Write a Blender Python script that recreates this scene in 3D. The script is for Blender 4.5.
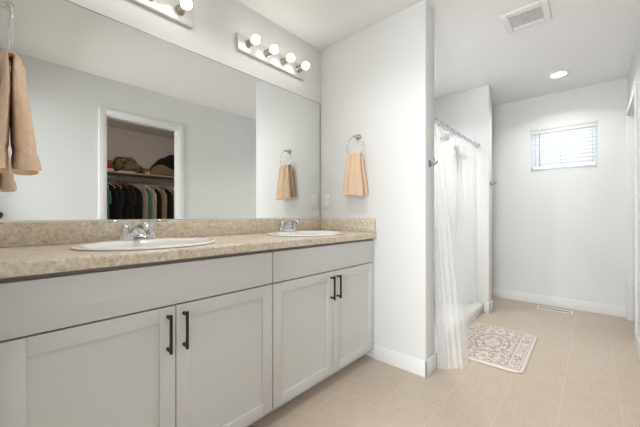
import bpy, bmesh, math, random
from mathutils import Vector, Matrix
from mathutils import noise as mnoise

for o in list(bpy.data.objects):
    bpy.data.objects.remove(o)
S = bpy.context.scene
COL = S.collection
PI = math.pi
random.seed(7)

# ------------------------------------------------------------------ camera, light, exposure
TH = math.radians(41.977)
cd = bpy.data.cameras.new('camera')
cd.sensor_width = 36.0
cd.lens = 302.8 * 36 / 640
cd.shift_y = 0.0021
cd.clip_start = 0.02
cam = bpy.data.objects.new('camera', cd)
COL.objects.link(cam)
cam.location = (0, 0, 1.047)
cam.rotation_euler = (PI / 2, 0, TH - PI / 2)
cam.rotation_euler = (PI / 2, 0, math.atan2(math.sin(TH), math.cos(TH)) - PI / 2)
S.camera = cam
S.view_settings.view_transform = 'Standard'
S.view_settings.look = 'None'
S.view_settings.gamma = 1
S.view_settings.use_curve_mapping = False
S.view_settings.exposure = 0.05

w = bpy.data.worlds.new('daylight')
S.world = w
w.use_nodes = True
w.node_tree.nodes['Background'].inputs[0].default_value = (0.86, 0.93, 1.0, 1)
w.node_tree.nodes['Background'].inputs[1].default_value = 1.15


def area(name, loc, rot, sx, sy, power, col):
    l = bpy.data.lights.new(name, 'AREA')
    l.shape = 'RECTANGLE'
    l.size, l.size_y, l.energy, l.color = sx, sy, power, col
    o = bpy.data.objects.new(name, l)
    COL.objects.link(o)
    o.location = loc
    o.rotation_euler = rot
    return o


# added fill for even lighting, coming in through the entry doorway (behind the camera)
area('doorway_fill', (-2.0, 0.12, 1.35), (0, -PI / 2, 0), 2.0, 1.1, 126, (0.945, 0.98, 1.0))
# daylight outside the bathroom window
area('window_daylight', (4.95, 0.25, 1.95), (0, math.radians(80), 0), 0.9, 1.2, 7, (0.88, 0.94, 1.0))

# ------------------------------------------------------------------ dimensions (metres, X along the vanity, Y to the mirror)
XE, TE = 1.908, 0.147      # vanity end wall
YM = 1.715                 # mirror wall
YC = 0.80                  # free end of the end wall
XF, TF = 3.608, 0.13       # shower end wall
YF = 0.822
XW = 4.372                 # window wall
YR = -0.267                # right wall
H = 2.44
CZ = 0.92                  # worktop


# ------------------------------------------------------------------ materials
def nmat(name):
    m = bpy.data.materials.new(name)
    m.use_nodes = True
    nt = m.node_tree
    return m, nt, nt.nodes['Principled BSDF']


def N(nt, t, **kw):
    n = nt.nodes.new(t)
    for k, v in kw.items():
        if k.startswith('i_'):
            key = k[2:].replace('_', ' ')
            n.inputs[key].default_value = v
        else:
            setattr(n, k, v)
    return n


def L(nt, a, ao, b, bi):
    nt.links.new(a.outputs[ao], b.inputs[bi])


def geo(nt):
    return N(nt, 'ShaderNodeNewGeometry')


def simple(name, col, rough=0.5, metal=0.0, bump=0.0, bscale=80.0, var=0.0, vscale=6.0, obj=False, spec=0.5, bdist=0.002):
    m, nt, b = nmat(name)
    b.inputs['Base Color'].default_value = (*col, 1)
    b.inputs['Roughness'].default_value = rough
    b.inputs['Metallic'].default_value = metal
    b.inputs['Specular IOR Level'].default_value = spec
    if obj:
        g = N(nt, 'ShaderNodeTexCoord'); out = 'Object'
    else:
        g = geo(nt); out = 'Position'
    if var:
        n = N(nt, 'ShaderNodeTexNoise', i_Scale=vscale, i_Detail=4.0)
        L(nt, g, out, n, 'Vector')
        mx = N(nt, 'ShaderNodeMix', data_type='RGBA')
        mx.inputs['A'].default_value = (*[max(0, c * (1 - var)) for c in col], 1)
        mx.inputs['B'].default_value = (*[min(1, c * (1 + var)) for c in col], 1)
        L(nt, n, 'Fac', mx, 'Factor')
        L(nt, mx, 'Result', b, 'Base Color')
    if bump:
        n2 = N(nt, 'ShaderNodeTexNoise', i_Scale=bscale, i_Detail=3.0)
        L(nt, g, out, n2, 'Vector')
        bp = N(nt, 'ShaderNodeBump', i_Strength=bump, i_Distance=bdist)
        L(nt, n2, 'Fac', bp, 'Height')
        L(nt, bp, 'Normal', b, 'Normal')
    return m


PAINT = simple('wall_paint', (0.785, 0.79, 0.78), 0.65, bump=0.25, bscale=55, spec=0.3)
CEIL = simple('ceiling_texture', (0.87, 0.87, 0.865), 0.9, bump=0.6, bscale=35, spec=0.2, bdist=0.004)
TRIM = simple('trim_paint', (0.825, 0.83, 0.825), 0.5, spec=0.35)
CABINET = simple('cabinet_paint', (0.69, 0.695, 0.68), 0.42, bump=0.05, bscale=200)
FRAME = simple('face_frame', (0.36, 0.34, 0.30), 0.6)
BLACK = simple('matte_black_metal', (0.012, 0.0115, 0.011), 0.5, metal=0.0)
CHROME = simple('chrome', (0.68, 0.68, 0.68), 0.09, metal=1.0)
NICKEL = simple('brushed_nickel', (0.62, 0.59, 0.55), 0.28, metal=1.0)
SOCKM = simple('socket_nickel', (0.42, 0.39, 0.35), 0.3, metal=1.0)
HOOKM = simple('darkened_nickel', (0.25, 0.235, 0.22), 0.35, metal=0.9)  # dark surroundings mirrored in the hooks, put into the base colour
SATIN = simple('satin_chrome_plate', (0.80, 0.79, 0.77), 0.38, metal=0.85)
PORC = simple('porcelain', (0.90, 0.885, 0.85), 0.12)
PLAST = simple('white_plastic', (0.82, 0.82, 0.81), 0.35)
DARKSLOT = simple('dark_slot', (0.06, 0.055, 0.05), 0.7)
ACRYL = simple('white_acrylic', (0.84, 0.85, 0.85), 0.2)
GRAYGRILLE = simple('vent_grille', (0.66, 0.65, 0.64), 0.6)
DARKKNOB = simple('dark_bronze', (0.05, 0.05, 0.05), 0.35, metal=0.6)
TOWEL = simple('peach_terry', (0.84, 0.62, 0.45), 0.95, bump=0.9, bscale=260, var=0.12, vscale=60, obj=True, spec=0.1, bdist=0.004)


def mirror_mat():
    m, nt, b = nmat('mirror_silver')
    b.inputs['Base Color'].default_value = (0.86, 0.875, 0.86, 1)
    b.inputs['Metallic'].default_value = 1.0
    b.inputs['Roughness'].default_value = 0.0
    return m


MIRROR = mirror_mat()


def emit(name, col, strength):
    m, nt, b = nmat(name)
    b.inputs['Base Color'].default_value = (0.9, 0.9, 0.9, 1)
    b.inputs['Emission Color'].default_value = (*col, 1)
    b.inputs['Emission Strength'].default_value = strength
    return m


BULB = emit('lit_bulb_glass', (1.0, 0.965, 0.90), 9.5)
CANLENS = emit('lit_lens', (1.0, 0.97, 0.93), 12)


def counter_mat():
    m, nt, b = nmat('beige_stone_laminate')
    g = geo(nt)
    n1 = N(nt, 'ShaderNodeTexNoise', i_Scale=55.0, i_Detail=8.0, i_Roughness=0.72)
    n2 = N(nt, 'ShaderNodeTexNoise', i_Scale=11.0, i_Detail=5.0, i_Roughness=0.6)
    n3 = N(nt, 'ShaderNodeTexNoise', i_Scale=120.0, i_Detail=2.0)
    for n in (n1, n2, n3):
        L(nt, g, 'Position', n, 'Vector')
    r1 = N(nt, 'ShaderNodeValToRGB')
    e = r1.color_ramp.elements
    e[0].position, e[0].color = 0.30, (0.27, 0.20, 0.135, 1)
    e[1].position, e[1].color = 0.66, (0.90, 0.83, 0.72, 1)
    x = e.new(0.42); x.color = (0.53, 0.44, 0.325, 1)
    x = e.new(0.52); x.color = (0.72, 0.625, 0.49, 1)
    L(nt, n1, 'Fac', r1, 'Fac')
    r2 = N(nt, 'ShaderNodeValToRGB')
    r2.color_ramp.elements[0].position, r2.color_ramp.elements[0].color = 0.35, (0.64, 0.54, 0.405, 1)
    r2.color_ramp.elements[1].position, r2.color_ramp.elements[1].color = 0.65, (0.86, 0.79, 0.69, 1)
    L(nt, n2, 'Fac', r2, 'Fac')
    mx = N(nt, 'ShaderNodeMix', data_type='RGBA')
    mx.inputs['Factor'].default_value = 0.34
    L(nt, r1, 'Color', mx, 'A'); L(nt, r2, 'Color', mx, 'B')
    r3 = N(nt, 'ShaderNodeValToRGB')
    r3.color_ramp.elements[0].position, r3.color_ramp.elements[0].color = 0.30, (0.6, 0.56, 0.52, 1)
    r3.color_ramp.elements[1].position, r3.color_ramp.elements[1].color = 0.42, (1, 1, 1, 1)
    L(nt, n3, 'Fac', r3, 'Fac')
    mu = N(nt, 'ShaderNodeMix', data_type='RGBA', blend_type='MULTIPLY')
    mu.inputs['Factor'].default_value = 0.7
    L(nt, mx, 'Result', mu, 'A'); L(nt, r3, 'Color', mu, 'B')
    L(nt, mu, 'Result', b, 'Base Color')
    b.inputs['Roughness'].default_value = 0.32
    return m


COUNTER = counter_mat()


def floor_mat():
    m, nt, b = nmat('beige_woven_tile')
    g = geo(nt)
    mp = N(nt, 'ShaderNodeMapping')
    mp.inputs['Location'].default_value = (0.10, 0.115, 0)
    L(nt, g, 'Position', mp, 'Vector')
    br = N(nt, 'ShaderNodeTexBrick', offset=0.5, offset_frequency=2)
    br.inputs['Scale'].default_value = 1.0
    br.inputs['Brick Width'].default_value = 0.61
    br.inputs['Row Height'].default_value = 0.245
    br.inputs['Mortar Size'].default_value = 0.0022
    br.inputs['Mortar Smooth'].default_value = 0.4
    br.inputs['Color1'].default_value = (0.60, 0.50, 0.405, 1)
    br.inputs['Color2'].default_value = (0.57, 0.465, 0.37, 1)
    br.inputs['Mortar'].default_value = (0.66, 0.565, 0.47, 1)
    L(nt, mp, 'Vector', br, 'Vector')
    mp2 = N(nt, 'ShaderNodeMapping'); mp2.inputs['Scale'].default_value = (8, 160, 1)
    mp3 = N(nt, 'ShaderNodeMapping'); mp3.inputs['Scale'].default_value = (160, 10, 1)
    a = N(nt, 'ShaderNodeTexNoise', i_Scale=1.0, i_Detail=3.0)
    c = N(nt, 'ShaderNodeTexNoise', i_Scale=1.0, i_Detail=3.0)
    L(nt, g, 'Position', mp2, 'Vector'); L(nt, g, 'Position', mp3, 'Vector')
    L(nt, mp2, 'Vector', a, 'Vector'); L(nt, mp3, 'Vector', c, 'Vector')
    ad = N(nt, 'ShaderNodeMath', operation='ADD')
    L(nt, a, 'Fac', ad, 0); L(nt, c, 'Fac', ad, 1)
    r = N(nt, 'ShaderNodeMapRange')
    r.inputs['From Min'].default_value = 0.6; r.inputs['From Max'].default_value = 1.4
    r.inputs['To Min'].default_value = 0.86; r.inputs['To Max'].default_value = 1.13
    L(nt, ad, 0, r, 'Value')
    hs = N(nt, 'ShaderNodeMix', data_type='RGBA', blend_type='MULTIPLY')
    hs.inputs['Factor'].default_value = 1.0
    L(nt, br, 'Color', hs, 'A'); L(nt, r, 'Result', hs, 'B')
    L(nt, hs, 'Result', b, 'Base Color')
    b.inputs['Roughness'].default_value = 0.42
    bp = N(nt, 'ShaderNodeBump', i_Strength=0.12, i_Distance=0.001)
    L(nt, ad, 0, bp, 'Height'); L(nt, bp, 'Normal', b, 'Normal')
    return m


FLOOR = floor_mat()


def sheer_mat():
    m, nt, b = nmat('sheer_white_voile')
    out = nt.nodes['Material Output']
    b.inputs['Base Color'].default_value = (0.96, 0.96, 0.95, 1)
    b.inputs['Roughness'].default_value = 0.8
    tl = N(nt, 'ShaderNodeBsdfTranslucent'); tl.inputs[0].default_value = (0.96, 0.96, 0.95, 1)
    tp = N(nt, 'ShaderNodeBsdfTransparent')
    m1 = N(nt, 'ShaderNodeMixShader'); m1.inputs[0].default_value = 0.5
    L(nt, b, 'BSDF', m1, 1); L(nt, tl, 'BSDF', m1, 2)
    m2 = N(nt, 'ShaderNodeMixShader')
    m2.inputs[0].default_value = 0.41
    L(nt, tp, 'BSDF', m2, 1); L(nt, m1, 'Shader', m2, 2)
    L(nt, m2, 'Shader', out, 'Surface')
    return m


SHEER = sheer_mat()


def slat_mat():
    m, nt, b = nmat('white_blind_slat')
    out = nt.nodes['Material Output']
    b.inputs['Base Color'].default_value = (0.88, 0.90, 0.92, 1)
    b.inputs['Roughness'].default_value = 0.4
    tl = N(nt, 'ShaderNodeBsdfTranslucent'); tl.inputs[0].default_value = (0.88, 0.91, 0.94, 1)
    m1 = N(nt, 'ShaderNodeMixShader'); m1.inputs[0].default_value = 0.3
    L(nt, b, 'BSDF', m1, 1); L(nt, tl, 'BSDF', m1, 2); L(nt, m1, 'Shader', out, 'Surface')
    return m


SLAT = slat_mat()


def glass_mat():
    m, nt, b = nmat('window_glass')
    b.inputs['Base Color'].default_value = (1, 1, 1, 1)
    b.inputs['Roughness'].default_value = 0.0
    b.inputs['Transmission Weight'].default_value = 1.0
    b.inputs['IOR'].default_value = 1.1
    return m


GLASS = glass_mat()


def rug_mat():
    """cream rug: border lines, scrolls, rosette medallion, all from Object coordinates (origin at its centre)"""
    m, nt, b = nmat('cream_medallion_pile')
    tc = N(nt, 'ShaderNodeTexCoord')
    sp = N(nt, 'ShaderNodeSeparateXYZ'); L(nt, tc, 'Object', sp, 0)

    def M(op, a, c=None):
        n = N(nt, 'ShaderNodeMath', operation=op)
        for i, v in enumerate((a, c)):
            if v is None:
                continue
            if isinstance(v, (int, float)):
                n.inputs[i].default_value = v
            else:
                nt.links.new(v, n.inputs[i])
        return n.outputs[0]
    ax = M('ABSOLUTE', sp.outputs[0]); ay = M('ABSOLUTE', sp.outputs[1])
    dx = M('SUBTRACT', 0.415, ax); dy = M('SUBTRACT', 0.262, ay)
    d = M('MINIMUM', dx, dy)                      # distance to the edge

    def band(v, c, wd):
        return M('LESS_THAN', M('ABSOLUTE', M('SUBTRACT', v, c)), wd)
    lines = M('MAXIMUM', M('MAXIMUM', band(d, 0.022, 0.0025), band(d, 0.10, 0.003)), M('MAXIMUM', band(d, 0.086, 0.0015), band(d, 0.034, 0.0015)))
    # scrolls: mirrored so that the pattern is symmetric like a woven rug
    cv = N(nt, 'ShaderNodeCombineXYZ'); nt.links.new(ax, cv.inputs[0]); nt.links.new(ay, cv.inputs[1])
    n1 = N(nt, 'ShaderNodeTexNoise', i_Scale=34.0, i_Detail=2.0, i_Distortion=1.6); L(nt, cv, 0, n1, 'Vector')
    scroll = band(n1.outputs['Fac'], 0.5, 0.038)
    vo = N(nt, 'ShaderNodeTexVoronoi', feature='F1', i_Scale=26.0); L(nt, cv, 0, vo, 'Vector')
    ros = M('MULTIPLY', band(vo.outputs['Distance'], 0.33, 0.07), 1.0)
    dot = M('LESS_THAN', vo.outputs['Distance'], 0.14)
    fill = M('MAXIMUM', M('MAXIMUM', ros, dot), scroll)
    # medallion rings
    el = M('SQRT', M('ADD', M('POWER', M('DIVIDE', ax, 0.20), 2.0), M('POWER', M('DIVIDE', ay, 0.115), 2.0)))
    med = M('MAXIMUM', band(el, 1.0, 0.045), band(el, 0.55, 0.04))
    guard = M('SUBTRACT', 1.0, M('MAXIMUM', band(d, 0.01, 0.016), M('MAXIMUM', band(d, 0.093, 0.009), band(d, 0.03, 0.006))))
    pat = M('MAXIMUM', M('MAXIMUM', lines, med), M('MULTIPLY', fill, guard))
    # worn fading
    n2 = N(nt, 'ShaderNodeTexNoise', i_Scale=90.0, i_Detail=3.0); L(nt, tc, 'Object', n2, 'Vector')
    fade = M('MULTIPLY', M('MINIMUM', M('MAXIMUM', M('SUBTRACT', M('MULTIPLY', n2.outputs['Fac'], 3.2), 0.75), 0.35), 1.0), 0.97)
    fac = M('MULTIPLY', pat, fade)
    mx = N(nt, 'ShaderNodeMix', data_type='RGBA')
    mx.inputs['A'].default_value = (0.78, 0.70, 0.635, 1)
    mx.inputs['B'].default_value = (0.30, 0.225, 0.185, 1)
    nt.links.new(fac, mx.inputs['Factor'])
    L(nt, mx, 'Result', b, 'Base Color')
    b.inputs['Roughness'].default_value = 0.95
    n3 = N(nt, 'ShaderNodeTexNoise', i_Scale=300.0); L(nt, tc, 'Object', n3, 'Vector')
    bp = N(nt, 'ShaderNodeBump', i_Strength=0.5, i_Distance=0.003)
    L(nt, n3, 'Fac', bp, 'Height'); L(nt, bp, 'Normal', b, 'Normal')
    return m


RUG = rug_mat()


def camo_mat():
    m, nt, b = nmat('olive_mottled_cloth')
    tc = N(nt, 'ShaderNodeTexCoord')
    n = N(nt, 'ShaderNodeTexNoise', i_Scale=14.0, i_Detail=2.0); L(nt, tc, 'Object', n, 'Vector')
    r = N(nt, 'ShaderNodeValToRGB'); r.color_ramp.interpolation = 'CONSTANT'
    e = r.color_ramp.elements
    e[0].position, e[0].color = 0.0, (0.06, 0.052, 0.028, 1)
    e[1].position, e[1].color = 0.45, (0.14, 0.12, 0.06, 1)
    x = e.new(0.53); x.color = (0.22, 0.19, 0.10, 1)
    x = e.new(0.6); x.color = (0.10, 0.085, 0.04, 1)
    L(nt, n, 'Fac', r, 'Fac'); L(nt, r, 'Color', b, 'Base Color')
    b.inputs['Roughness'].default_value = 0.9
    return m


CAMO = camo_mat()


def cloth(name, col):
    return simple(name, col, 0.9, bump=0.4, bscale=30, var=0.18, vscale=14, obj=True, spec=0.15, bdist=0.006)


C_BLACK = cloth('black_cloth', (0.022, 0.022, 0.021))
C_CHAR = cloth('charcoal_cloth', (0.035, 0.037, 0.036))
C_TEAL = cloth('teal_cloth', (0.12, 0.25, 0.22))
C_BEIGE = cloth('beige_cloth', (0.50, 0.43, 0.34))
C_CREAM = cloth('cream_cloth', (0.60, 0.54, 0.44))
C_TAN = cloth('tan_cloth', (0.45, 0.33, 0.21))
C_BROWN = cloth('brown_cloth', (0.26, 0.20, 0.13))
C_RED = cloth('red_cloth', (0.33, 0.03, 0.04))
C_WHITE = cloth('offwhite_cloth', (0.62, 0.58, 0.53))
C_KHAKI = cloth('khaki_canvas', (0.20, 0.17, 0.105))
C_YEL = cloth('yellow_card', (0.55, 0.38, 0.05))


# ------------------------------------------------------------------ mesh helpers
class MB:
    def __init__(s):
        s.bm = bmesh.new()

    def box(s, x0, x1, y0, y1, z0, z1, bev=0.0, seg=2, rot=None, piv=None):
        r = bmesh.ops.create_cube(s.bm, size=1.0)
        vs = r['verts']
        for v in vs:
            v.co = Vector(((x0 + x1) / 2 + v.co.x * (x1 - x0), (y0 + y1) / 2 + v.co.y * (y1 - y0), (z0 + z1) / 2 + v.co.z * (z1 - z0)))
        if bev:
            es = list({e for v in vs for e in v.link_edges})
            rr = bmesh.ops.bevel(s.bm, geom=es, offset=bev, segments=seg, affect='EDGES', profile=0.5)
            vs = list({v for f in rr['faces'] for v in f.verts} | {v for v in vs if v.is_valid})
        if rot is not None:
            for v in vs:
                v.co = rot @ (v.co - Vector(piv)) + Vector(piv)
        return s

    def rings(s, rings, caps=True, closed=True):
        """loft a list of equal-length point loops"""
        vr = [[s.bm.verts.new(p) for p in r] for r in rings]
        n = len(vr[0])
        mine = [v for r in vr for v in r]
        for a, b in zip(vr[:-1], vr[1:]):
            for i in range(n if closed else n - 1):
                j = (i + 1) % n
                s.bm.faces.new((a[i], a[j], b[j], b[i]))
        if caps and closed:
            s.bm.faces.new(list(reversed(vr[0])))
            s.bm.faces.new(vr[-1])
        bmesh.ops.remove_doubles(s.bm, verts=mine, dist=1e-6)
        return s

    def tube(s, pts, rad, n=10, caps=True, cyc=False):
        pts = [Vector(p) for p in pts]
        m = len(pts)
        rads = rad if isinstance(rad, (list, tuple)) else [rad] * m
        up = None
        rr = []
        for i, p in enumerate(pts):
            if cyc:
                t = (pts[(i + 1) % m] - pts[i - 1]).normalized()
            else:
                t = (pts[min(i + 1, m - 1)] - pts[max(i - 1, 0)]).normalized()
            if up is None:
                up = Vector((0, 0, 1)) if abs(t.z) < 0.9 else Vector((1, 0, 0))
            a = t.cross(up)
            if a.length < 1e-5:
                a = t.orthogonal()
            a.normalize()
            bb = a.cross(t).normalized()
            up = bb
            rr.append([p + a * rads[i] * math.cos(2 * PI * k / n) + bb * rads[i] * math.sin(2 * PI * k / n) for k in range(n)])
        if cyc:
            rr.append(rr[0])
            vr = [[s.bm.verts.new(q) for q in r] for r in rr[:-1]]
            for i in range(m):
                a, b = vr[i], vr[(i + 1) % m]
                for k in range(n):
                    j = (k + 1) % n
                    s.bm.faces.new((a[k], a[j], b[j], b[k]))
            return s
        return s.rings(rr, caps)

    def lathe(s, prof, origin, axis='z', n=32, sx=1.0, sy=1.0, caps=True):
        """prof: list of (radius, height along axis)"""
        o = Vector(origin)
        rr = []
        for r, h in prof:
            ring = []
            for k in range(n):
                c, q = r * math.cos(2 * PI * k / n) * sx, r * math.sin(2 * PI * k / n) * sy
                if axis == 'z':
                    ring.append(o + Vector((c, q, h)))
                elif axis == 'x':
                    ring.append(o + Vector((h, c, q)))
                elif axis == '-x':
                    ring.append(o + Vector((-h, c, -q)))
                elif axis == '-y':
                    ring.append(o + Vector((c, -h, q)))
                else:
                    ring.append(o + Vector((c, h, -q)))
            rr.append(ring)
        return s.rings(rr, caps)

    def build(s, name, mat, parent=None, smooth=35, loc=None, kind=None):
        bmesh.ops.recalc_face_normals(s.bm, faces=s.bm.faces)
        me = bpy.data.meshes.new(name)
        s.bm.to_mesh(me)
        s.bm.free()
        me.materials.append(mat)
        if smooth:
            for p in me.polygons:
                p.use_smooth = True
            me.set_sharp_from_angle(angle=math.radians(smooth))
        o = bpy.data.objects.new(name, me)
        COL.objects.link(o)
        if parent:
            o.parent = parent
        if loc is not None:
            o.location = loc
        if kind:
            o['kind'] = kind
        return o


def thing(name, label, cat, loc=(0, 0, 0), rz=0.0, group=None):
    o = bpy.data.objects.new(name, None)
    COL.objects.link(o)
    o.location = loc
    o.rotation_euler = (0, 0, rz)
    o.empty_display_size = 0.05
    return tag(o, label, cat, group)


def tag(o, label, cat, group=None):
    o['label'] = label
    o['category'] = cat
    if group:
        o['group'] = group
    return o


def copy_tree(o, parent=None):
    c = o.copy()
    COL.objects.link(c)
    if parent:
        c.parent = parent
    for ch in list(o.children):
        copy_tree(ch, c)
    return c


def struct(mb, name, mat, smooth=0):
    return mb.build(name, mat, None, smooth, kind='structure')


# ------------------------------------------------------------------ room shell
WY = YM + 0.0               # mirror wall face
CX0, CX1, CY0, CY1 = 0.55, 2.75, -2.27, YR - 0.09     # closet interior
struct(MB().box(-2.8, XW + 0.2, CY0 - 0.15, YM + 0.15, -0.08, 0.0), 'floor', FLOOR)
struct(MB().box(-0.12, XW + 0.2, CY0 - 0.15, YM + 0.15, H, H + 0.1), 'ceiling', CEIL)
struct(MB().box(-0.12, XW + 0.15, YM, YM + 0.12, 0, H), 'wall_left', PAINT)
e = MB().box(XE, XE + TE, YC, YM, 0, H, 0.004)
struct(e, 'wall_vanity_end', PAINT, 30)
struct(MB().box(XF, XF + TF, YF, YM, 0, H, 0.004), 'wall_shower_end', PAINT, 30)

# window wall with its opening
WY0, WY1, WZ0, WZ1 = -0.039, 0.547, 1.553, 2.045
m_ = MB()
m_.box(XW, XW + 0.14, -1.5, WY0, 0, H)
m_.box(XW, XW + 0.14, WY1, YM, 0, H)
m_.box(XW, XW + 0.14, WY0, WY1, 0, WZ0)
m_.box(XW, XW + 0.14, WY0, WY1, WZ1, H)
struct(m_, 'wall_far', PAINT)

# right wall: closet opening and a closed door near the far corner
KX0, KX1, KZ = 0.832, 1.562, 2.068
DX0, DX1, DZ = 3.53, 4.30, 2.04
m_ = MB()
T = 0.09
m_.box(-0.12, KX0, YR - T, YR, 0, H)
m_.box(KX0, KX1, YR - T, YR, KZ, H)
m_.box(KX1, DX0, YR - T, YR, 0, H)
m_.box(DX0, DX1, YR - T, YR, DZ, H)
m_.box(DX1, XW, YR - T, YR, 0, H)
struct(m_, 'wall_right', PAINT)

# entry wall with the doorway the picture is taken from
m_ = MB()
m_.box(-0.12, 0.0, 0.66, YM, 0, H)
m_.box(-0.12, 0.0, YR, 0.66, 2.04, H)
m_.box(-0.12, 0.0, YR, -0.21, 0, 2.04)
struct(m_, 'wall_near', PAINT)

# closet shell
CLOSET_DIM = simple('closet_paint_dimmed', (0.62, 0.585, 0.545), 0.7, bump=0.2, bscale=55)  # same wall paint; the closet's dimness is put into its darker colour
struct(MB().box(CX0 - 0.1, CX1 + 0.1, CY0 - 0.1, CY0, 0, H), 'wall_closet_back', CLOSET_DIM)
struct(MB().box(CX0 - 0.1, CX0, CY0, CY1, 0, H), 'wall_closet_left', CLOSET_DIM)
struct(MB().box(CX1, CX1 + 0.1, CY0, CY1, 0, H), 'wall_closet_right', CLOSET_DIM)

# casings
def casing(name, x0, x1, z1, wd=0.06, th=0.014, rd=None):
    rd = rd or wd
    m = MB()
    m.box(x0 - wd, x0, YR, YR + th, 0, z1 + wd, 0.003)
    m.box(x1, x1 + rd, YR, YR + th, 0, z1 + wd, 0.003)
    m.box(x0, x1, YR, YR + th, z1, z1 + wd, 0.003)
    # jamb lining
    m.box(x0, x0 + 0.012, YR - T, YR - 0.0005, 0, z1)
    m.box(x1 - 0.012, x1, YR - T, YR - 0.0005, 0, z1)
    m.box(x0 + 0.012, x1 - 0.012, YR - T, YR, z1 - 0.012, z1)
    struct(m, name, TRIM, 30)


casing('trim_1', KX0, KX1, KZ)
casing('trim_2', DX0, DX1, DZ, rd=0.058)
# the door stands open into the toilet room, hinged at the far jamb
d = struct(MB().box(DX1 - 0.056, DX1 - 0.020, YR - T - 0.70, YR - 0.030, 0.016, DZ - 0.016, 0.002), 'door_1', TRIM, 30)
struct(MB().box(2.90, XW + 0.14, -1.62, -1.5, 0, H), 'wall_toilet_back', PAINT)
struct(MB().box(2.90, 3.0, -1.5, YR - T, 0, H), 'wall_toilet_side', PAINT)
# entry casing on the room side
m_ = MB()
m_.box(0.0, 0.012, 0.66, 0.72, 0, 2.10, 0.003)
m_.box(0.0, 0.012, -0.26, -0.21, 0, 2.10, 0.003)
m_.box(0.0, 0.012, -0.21, 0.66, 2.04, 2.10, 0.003)
struct(m_, 'trim_3', TRIM, 30)


def baseb(name, boxes):
    m = MB()
    for b in boxes:
        m.box(*b, 0, 0.109, 0.004)
    struct(m, name, TRIM, 30)


bt = 0.013
baseb('baseboard_vanity_end', [(XE - bt, XE, YC - bt, 1.184), (XE - bt, XE + TE + bt, YC - bt, YC), (XE + TE, XE + TE + bt, YC - bt, 0.868)])
baseb('baseboard_shower_end', [(XF - bt, XF, YF - bt, 0.868), (XF - bt, XF + TF + bt, YF - bt, YF), (XF + TF, XF + TF + bt, YF - bt, YM)])
baseb('baseboard_far', [(XW - bt, XW, YR, YM)])
baseb('baseboard_right', [(0.0, KX0 - 0.062, YR, YR + bt), (KX1 + 0.062, DX0 - 0.062, YR, YR + bt)])

# ------------------------------------------------------------------ window and blind
m_ = MB()
fx0, fx1 = XW + 0.075, XW + 0.125
m_.box(fx0, fx1, WY0, WY0 + 0.022, WZ0, WZ1, 0.003)
m_.box(fx0, fx1, WY1 - 0.022, WY1, WZ0, WZ1, 0.003)
m_.box(fx0, fx1, WY0 + 0.022, WY1 - 0.022, WZ0, WZ0 + 0.04, 0.003)
m_.box(fx0, fx1, WY0 + 0.022, WY1 - 0.022, WZ1 - 0.04, WZ1, 0.003)
win = struct(m_, 'window_1', PLAST, 30)
MB().box(XW + 0.097, XW + 0.103, WY0 + 0.0225, WY1 - 0.0225, WZ0 + 0.041, WZ1 - 0.041).build('pane', GLASS, win, 0)

bl = thing('window_blind', 'white horizontal-slat blind filling the small far window', 'blind', (XW, 0.254, 2.0))
bx = XW + 0.020
def bb(mb, name, mat):
    o = mb.build(name, mat, bl, 30)
    o.matrix_parent_inverse = Matrix.Translation(-Vector((XW, 0.254, 2.0)))
    return o
bb(MB().box(bx - 0.019, bx + 0.02, WY0 + 0.003, WY1 - 0.003, 2.0, 2.036, 0.003), 'headrail', PLAST)
bb(MB().box(XW - 0.007, XW - 0.0005, WY0 - 0.004, WY1 + 0.004, 2.036, 2.092, 0.004), 'valance', PAINT)
m_ = MB()
ns = 10
for i in range(ns):
    z = 1.998 - i * 0.0415
    R_ = Matrix.Rotation(math.radians(-62), 3, 'Y')
    m_.box(bx - 0.025, bx + 0.025, WY0 + 0.003, WY1 - 0.003, z - 0.0014, z + 0.0014, 0.0008, 1, R_, (bx, 0, z))
bb(m_, 'slats', SLAT)
bb(MB().box(bx - 0.014, bx + 0.014, WY0 + 0.008, WY1 - 0.008, 1.578, 1.594, 0.004), 'bottom_rail', SLAT)
bb(MB().tube([(bx - 0.031, 0.46, 2.01), (bx - 0.031, 0.458, 1.575)], 0.0035, 8), 'tilt_wand', simple('grey_wand', (0.45, 0.45, 0.46), 0.4))
CORD = simple('grey_cord', (0.55, 0.56, 0.58), 0.7)
for y in (0.27, 0.0, 0.50):
    bb(MB().tube([(bx - 0.0265, y, 2.01), (bx - 0.0265, y, 1.59)], 0.0016, 6), 'ladder_cord', CORD)

# ------------------------------------------------------------------ vanity cabinets
CF = 1.186                  # door faces
CB = CF + 0.019             # face frame
def shaker(mb, x0, x1, z0, z1, y):
    st = 0.056
    mb.box(x0, x0 + st, y, y + 0.018, z0, z1, 0.0015)
    mb.box(x1 - st, x1, y, y + 0.018, z0, z1, 0.0015)
    mb.box(x0 + st, x1 - st, y, y + 0.018, z1 - st, z1, 0.0015)
    mb.box(x0 + st, x1 - st, y, y + 0.018, z0, z0 + st, 0.0015)
    mb.box(x0 + st - 0.002, x1 - st + 0.002, y + 0.009, y + 0.016, z0 + st - 0.002, z1 - st + 0.002)
    return mb


def pull(parent, x, zc, ln=0.145):
    m = MB()
    y = CF - 0.030
    r = 0.0048
    m.box(x - r, x + r, y - r, y + r, zc - ln / 2, zc + ln / 2, 0.0015)
    for s in (-1, 1):
        z = zc + s * (ln / 2 - 0.012)
        m.box(x - r, x + r, y + r, CF - 0.0002, z - r, z + r)
        m.lathe([(0.0, 0), (0.0068, 0), (0.006, 0.004), (0, 0.004)], (x, CF - 0.0001, z), '-y', 12)
    return m.build('handle', BLACK, parent, 30)


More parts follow.
